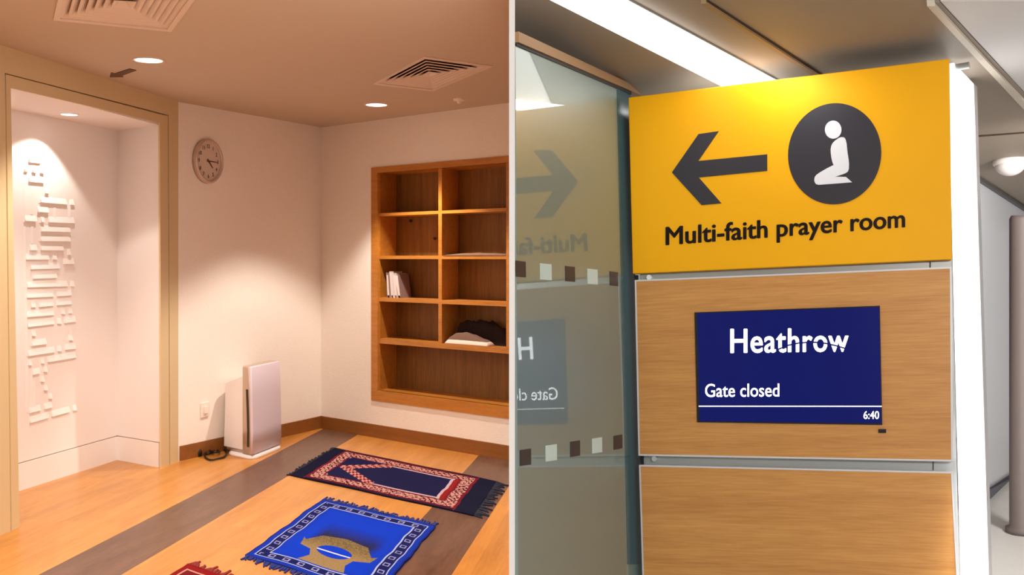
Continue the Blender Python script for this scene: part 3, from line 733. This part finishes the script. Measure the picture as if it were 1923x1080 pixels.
BD = [(565, 392), (583, 397), (594, 415), (603, 450), (612, 540), (622, 600), (626, 640), (625, 690), (617, 713), (600, 728), (560, 745), (495, 765), (597, 767), (655, 818), (500, 830), (335, 842), (312, 833), (300, 812), (298, 790), (303, 768), (318, 748), (350, 725), (420, 685), (480, 655), (468, 625), (460, 590), (453, 540), (452, 505), (458, 475), (470, 450), (490, 428), (520, 406), (543, 394)]
decal(hd, 0.0042, 'figure_head', whv, disc); decal([(1470+x/5.025, 180+y/5.025) for x, y in BD], 0.0042, 'kneeling_figure', whv, disc)
text_on('Multi-faith prayer room', [(1250, 472), (1700, 438), (1700, 392.5), (1250, 426)], F, NF*0.0022, 0.002, 'lettering', textm, sg_, bold=0.026)

# oak panels with edge trims
def panel(px, label, tops):
    q = [F(*p) for p in px[:2]]+[F(*px[2]) if px[2] else down(q_) for q_ in []]
def oakpanel(TL, TR, BR, BL, label, floor=False):
    q = [F(*TL), F(*TR), F(*BR), F(*BL)]
    if floor: q[2] = down(q[2]); q[3] = down(q[3])
    c = (q[2]+q[3])/2; e = empty('oak_panel', c, label, 'panel', 'oak panels on the totem')
    k = 0.006
    i_ = [q[0]+U*k-V*k, q[1]-U*k-V*k, q[2]-U*k+V*(0 if floor else k), q[3]+U*k+V*(0 if floor else k)]
    G().prism(i_, -NF*0.028).build('oak_board', oakp, e)
    G().ring([p+NF*0.001 for p in q], [p+NF*0.001 for p in i_], -NF*0.03).build('edge_trim', trimw, e)
    return e
oakpanel((1192, 526), (1787, 501), (1790, 867), (1199, 856), 'oak panel around the gate display, with pale metal edge')
oakpanel((1200, 873), (1789, 886), (1792, 1060), (1206, 1060), 'plain oak panel at the bottom of the totem below the display', True)

# display
dsp = empty('display_screen', F(1483, 797), 'dark blue gate display screen set in the upper oak panel', 'screen')
bez = mat('black_bezel', srgb(10, 6, 18), 0.3)
scr = mat('screen_blue', srgb(3, 5, 24), 0.3, spec=0.2, emit=srgb(6, 20, 118), estr=0.6)
scw = mat('screen_white', (1, 1, 1, 1), 0.4, emit=(0.95, 0.96, 1, 1), estr=1.05)
slab([(1305, 587), (1652.5, 574.5), (1657, 798), (1310, 793)], 0.0065, 0.005).build('bezel', bez, dsp)
sp_ = slab([(1310, 589), (1651, 577), (1655, 795), (1315, 791)], 0.008, 0.0014).build('display_panel', scr, dsp)
text_on('Gate closed', [(1325, 746), (1464, 745), (1464, 720), (1325, 721)], F, NF*0.0092, 0.001, 'lettering', scw, dsp, bold=0.007)
text_on('6:40', [(1622, 787), (1651, 787), (1651, 772), (1622, 772)], F, NF*0.0092, 0.001, 'clock_digits', scw, dsp, bold=0.006)
logo = text_on('Heathrow', [(1372, 664), (1594, 661), (1594, 616), (1372, 618)], F, NF*0.0092, 0.001, 'airport_wordmark', scw, dsp, bold=0.02, spacing=1.06)
decal([(1313, 762), (1656, 762.2), (1656, 764.2), (1313, 764)], 0.0092, 'status_line', scw, dsp, 0.001)
# the fine swoosh that cuts through the wordmark
sw = [(1462, 656.5), (1480, 649), (1500, 644.7), (1525, 642.7), (1550, 645), (1572, 650), (1592, 656)]
swp = [(x, y-0.8) for x, y in sw]+[(x, y+0.9) for x, y in reversed(sw)]
gs = G()
for i in range(len(sw)-1): gs.prism([F(sw[i][0], sw[i][1]-1.5)+NF*.0101, F(sw[i+1][0], sw[i+1][1]-1.5)+NF*.0101, F(sw[i+1][0], sw[i+1][1]+1.5)+NF*.0101, F(sw[i][0], sw[i][1]+1.5)+NF*.0101], -NF*.0008)
gs.build('swoosh_cut', scr, dsp)
ir = slab([(1650, 806), (1664, 806), (1664, 813), (1650, 813)], 0.006, 0.0048).build('infrared_sensor', bez)
tag(ir, 'tiny black sensor just below the right corner of the display', 'sensor')

# glass partition --------------------------------------------------
gl = bpy.data.materials.new('tinted_reflective_glass'); gl.use_nodes = True; nt = gl.node_tree
bs_ = nt.nodes['Principled BSDF']; bs_.inputs['Base Color'].default_value = srgb(90, 118, 114); bs_.inputs['Roughness'].default_value = 0.7; bs_.inputs['Specular IOR Level'].default_value = 0.2
gls = nt.nodes.new('ShaderNodeBsdfGlossy'); gls.inputs['Roughness'].default_value = 0.012; gls.inputs['Color'].default_value = (0.9, 0.95, 0.95, 1)
gl2 = nt.nodes.new('ShaderNodeBsdfGlossy'); gl2.inputs['Roughness'].default_value = 0.42; gl2.inputs['Color'].default_value = (0.9, 0.95, 0.95, 1)
mx1 = nt.nodes.new('ShaderNodeMixShader'); mx1.inputs[0].default_value = 0.2; nt.links.new(bs_.outputs[0], mx1.inputs[1]); nt.links.new(gl2.outputs[0], mx1.inputs[2])
mxs = nt.nodes.new('ShaderNodeMixShader'); mxs.inputs[0].default_value = 0.14
nt.links.new(mx1.outputs[0], mxs.inputs[1]); nt.links.new(gls.outputs[0], mxs.inputs[2]); nt.links.new(mxs.outputs[0], nt.nodes['Material Output'].inputs[0])
gp = empty('glass_partition', down(Gl(1075, 900)), 'greenish tinted glass partition reflecting the sign, left of the totem', 'glass partition')
g0, g1 = Gl(968, 84), Gl(1184, 176)
h0, h1 = down(Gl(968, 1060)), down(Gl(1207, 1060))
for q in (g0, h0): q.x = max(q.x, XE+0.0005)
G().prism([g0, g1, h1, h0], -U*0.012).build('glass_pane', gl, gp)
blk2 = mat('black_gasket', srgb(8, 8, 10), 0.6); fas = mat('bronze_fascia', srgb(148, 112, 72), 0.55)
def gq(pts, o, th, name, m):
    P = [Gl(*p)+U*o for p in pts]
    for p in P: p.x = max(p.x, XE+0.0005)
    return G().prism(P, -U*th).build(name, m, gp)
gq([(968, 80), (1184, 172), (1184, 178), (968, 86)], 0.004, 0.02, 'gasket', blk2)
gq([(968, 60), (1228, 180), (1204, 181), (968, 80)], 0.010, 0.03, 'top_rail', fas)
gq([(1158, 168), (1184, 178), (1206, 1060), (1178, 1060)], 0.001, 0.001, 'dark_reflection', mat('dark_teal_reflection', srgb(46, 84, 92), 0.25))  # dark reflected band beside the totem, painted as a strip on the glass
pale_sq = mat('pale_square', srgb(196, 214, 208), 0.6); dark_sq = mat('dark_square', srgb(44, 34, 36), 0.5)
for k, (x0, x1, yt, yb, sl_) in enumerate(((966.5, 986.5, 489.5, 519.5, .14), (1014, 1035, 494.5, 525, .12), (1061, 1079, 499.5, 528, .12), (1103, 1121.5, 504.5, 533, .1), (1144.5, 1160, 509.5, 536, .1))):
    x0 = max(x0, 968)
    gq([(x0, yt), (x1, yt+2), (x1+0.5, yb+1.5), (x0+.5, yb)], 0.0015, 0.0015, 'square_marking', pale_sq if k % 2 else dark_sq)
for k, (x0, x1, yt, yb) in enumerate(((976, 996.5, 845.5, 875.5), (1024.5, 1045, 837, 867), (1070.5, 1088.5, 830, 858.5), (1112, 1130, 824, 852), (1152, 1168, 819, 845))):
    gq([(x0, yt), (x1, yt-3), (x1+0.2, yb-3), (x0+.2, yb)], 0.0015, 0.0015, 'square_marking', pale_sq if k % 2 else dark_sq)

# far corridor wall, skirting, dome, column -------------------------
q0 = R(1840, 338); NQ = ZV.cross(W).normalized()
def Q(px, py): return hit(px, py, q0, NQ)
wg = mat('grey_metal_wall', srgb(222, 224, 230), 0.35)
t0, t1 = Q(1825, 328), Q(1930, 398); t0.z += 0.2; t1.z += 0.2
g = G(); g.prism([t0, t1, v3(t1, FZ), v3(t0, FZ)], NQ*0.05 if NQ.dot(t0-CAM) > 0 else -NQ*0.05); struct(g.build('wall_far_right', wg))
nq = -NQ if NQ.dot(t0-CAM) > 0 else NQ
ds = mat('dark_grey_skirting', srgb(92, 92, 104), 0.5)
s0, s1 = Q(1825, 935), Q(1930, 879)
g = G(); g.prism([s0, s1, v3(s1, FZ), v3(s0, FZ)], nq*0.015); struct(g.build('baseboard_far_right', ds))
g = G(); a_, b_ = Q(1825, 328), Q(1930, 397); g.prism([a_, b_, b_-ZV*0.02, a_-ZV*0.02], nq*0.03); struct(g.build('trim_10', mat('dark_cornice', srgb(84, 80, 80), 0.5)))
dc = R(1896, 300); rd = 30/FOC*dc.y
dome = empty('dome_fixture', dc, 'white dome fixture on the corridor ceiling at the far right', 'dome lamp')
a1_ = U; a2_ = (W-U*W.dot(U)).normalized()
G().loft([circ(dc, rd, 28, a1_, a2_), circ(dc+NR*.02, rd, 28, a1_, a2_), circ(dc+NR*.03, rd*.93, 28, a1_, a2_)]).build('mounting_ring', white_plastic, dome, True)
G().loft([circ(dc+NR*(.03+.7*rd*math.sin(t)), max(.002, rd*.88*math.cos(t)), 28, a1_, a2_) for t in [math.pi/2*k/8 for k in range(9)]]).build('dome', white_plastic, dome, True)
cm = mat('taupe_column_paint', srgb(112, 100, 96), 0.6)
cx_ = Q(1912, 900); base = Vector((CAM.x+ray(1917, 485).x*6.2, 6.2, FZ)); rr = 0.062
ztop = EYE+(HY-405)/FOC*6.2
g = G(); g.loft([circ(v3(base, FZ), rr*1.35, 24), circ(v3(base, FZ+.03), rr*1.35, 24), circ(v3(base, FZ+.04), rr, 24), circ(v3(base, ztop-.02), rr, 24), circ(v3(base, ztop), rr*.85, 24)])
tag(g.build('column', cm, smooth=True), 'slim taupe column at the right edge in front of the grey corridor wall', 'column')

# fill lamps added outside the view for the totem front and far wall
def fill_panel(c, sx, sy, energy, label):
    e = empty('ceiling_light', c, label, 'ceiling light', 'added corridor fill lights outside the view')
    G().box(c-Vector((sx/2, sy/2, 0)), (sx, 0, 0), (0, sy, 0), (0, 0, .02)).build('diffuser', tube_m, e)
    lamp('AREA', 'fill_beam', c-Vector((0, 0, .03)), energy, (1, .97, .93), sx, size_y=sy, target=c+Vector((0.25, 0.9, -1)))
fill_panel(Vector((1.5, -0.6, 2.42)), 1.2, 0.3, 132, 'fill light added behind the viewer to brighten the totem front')
la = lamp('AREA', 'strip_beam', (R(1400, 130)+NR*0.03), 5, (1, .98, .95), 0.15, target=(R(1400, 130)+NR), size_y=1.0)
fill_panel(Vector((3.1, 4.6, 1.9)), 0.3, 1.2, 90, 'fill light added beyond the right edge to brighten the far wall')
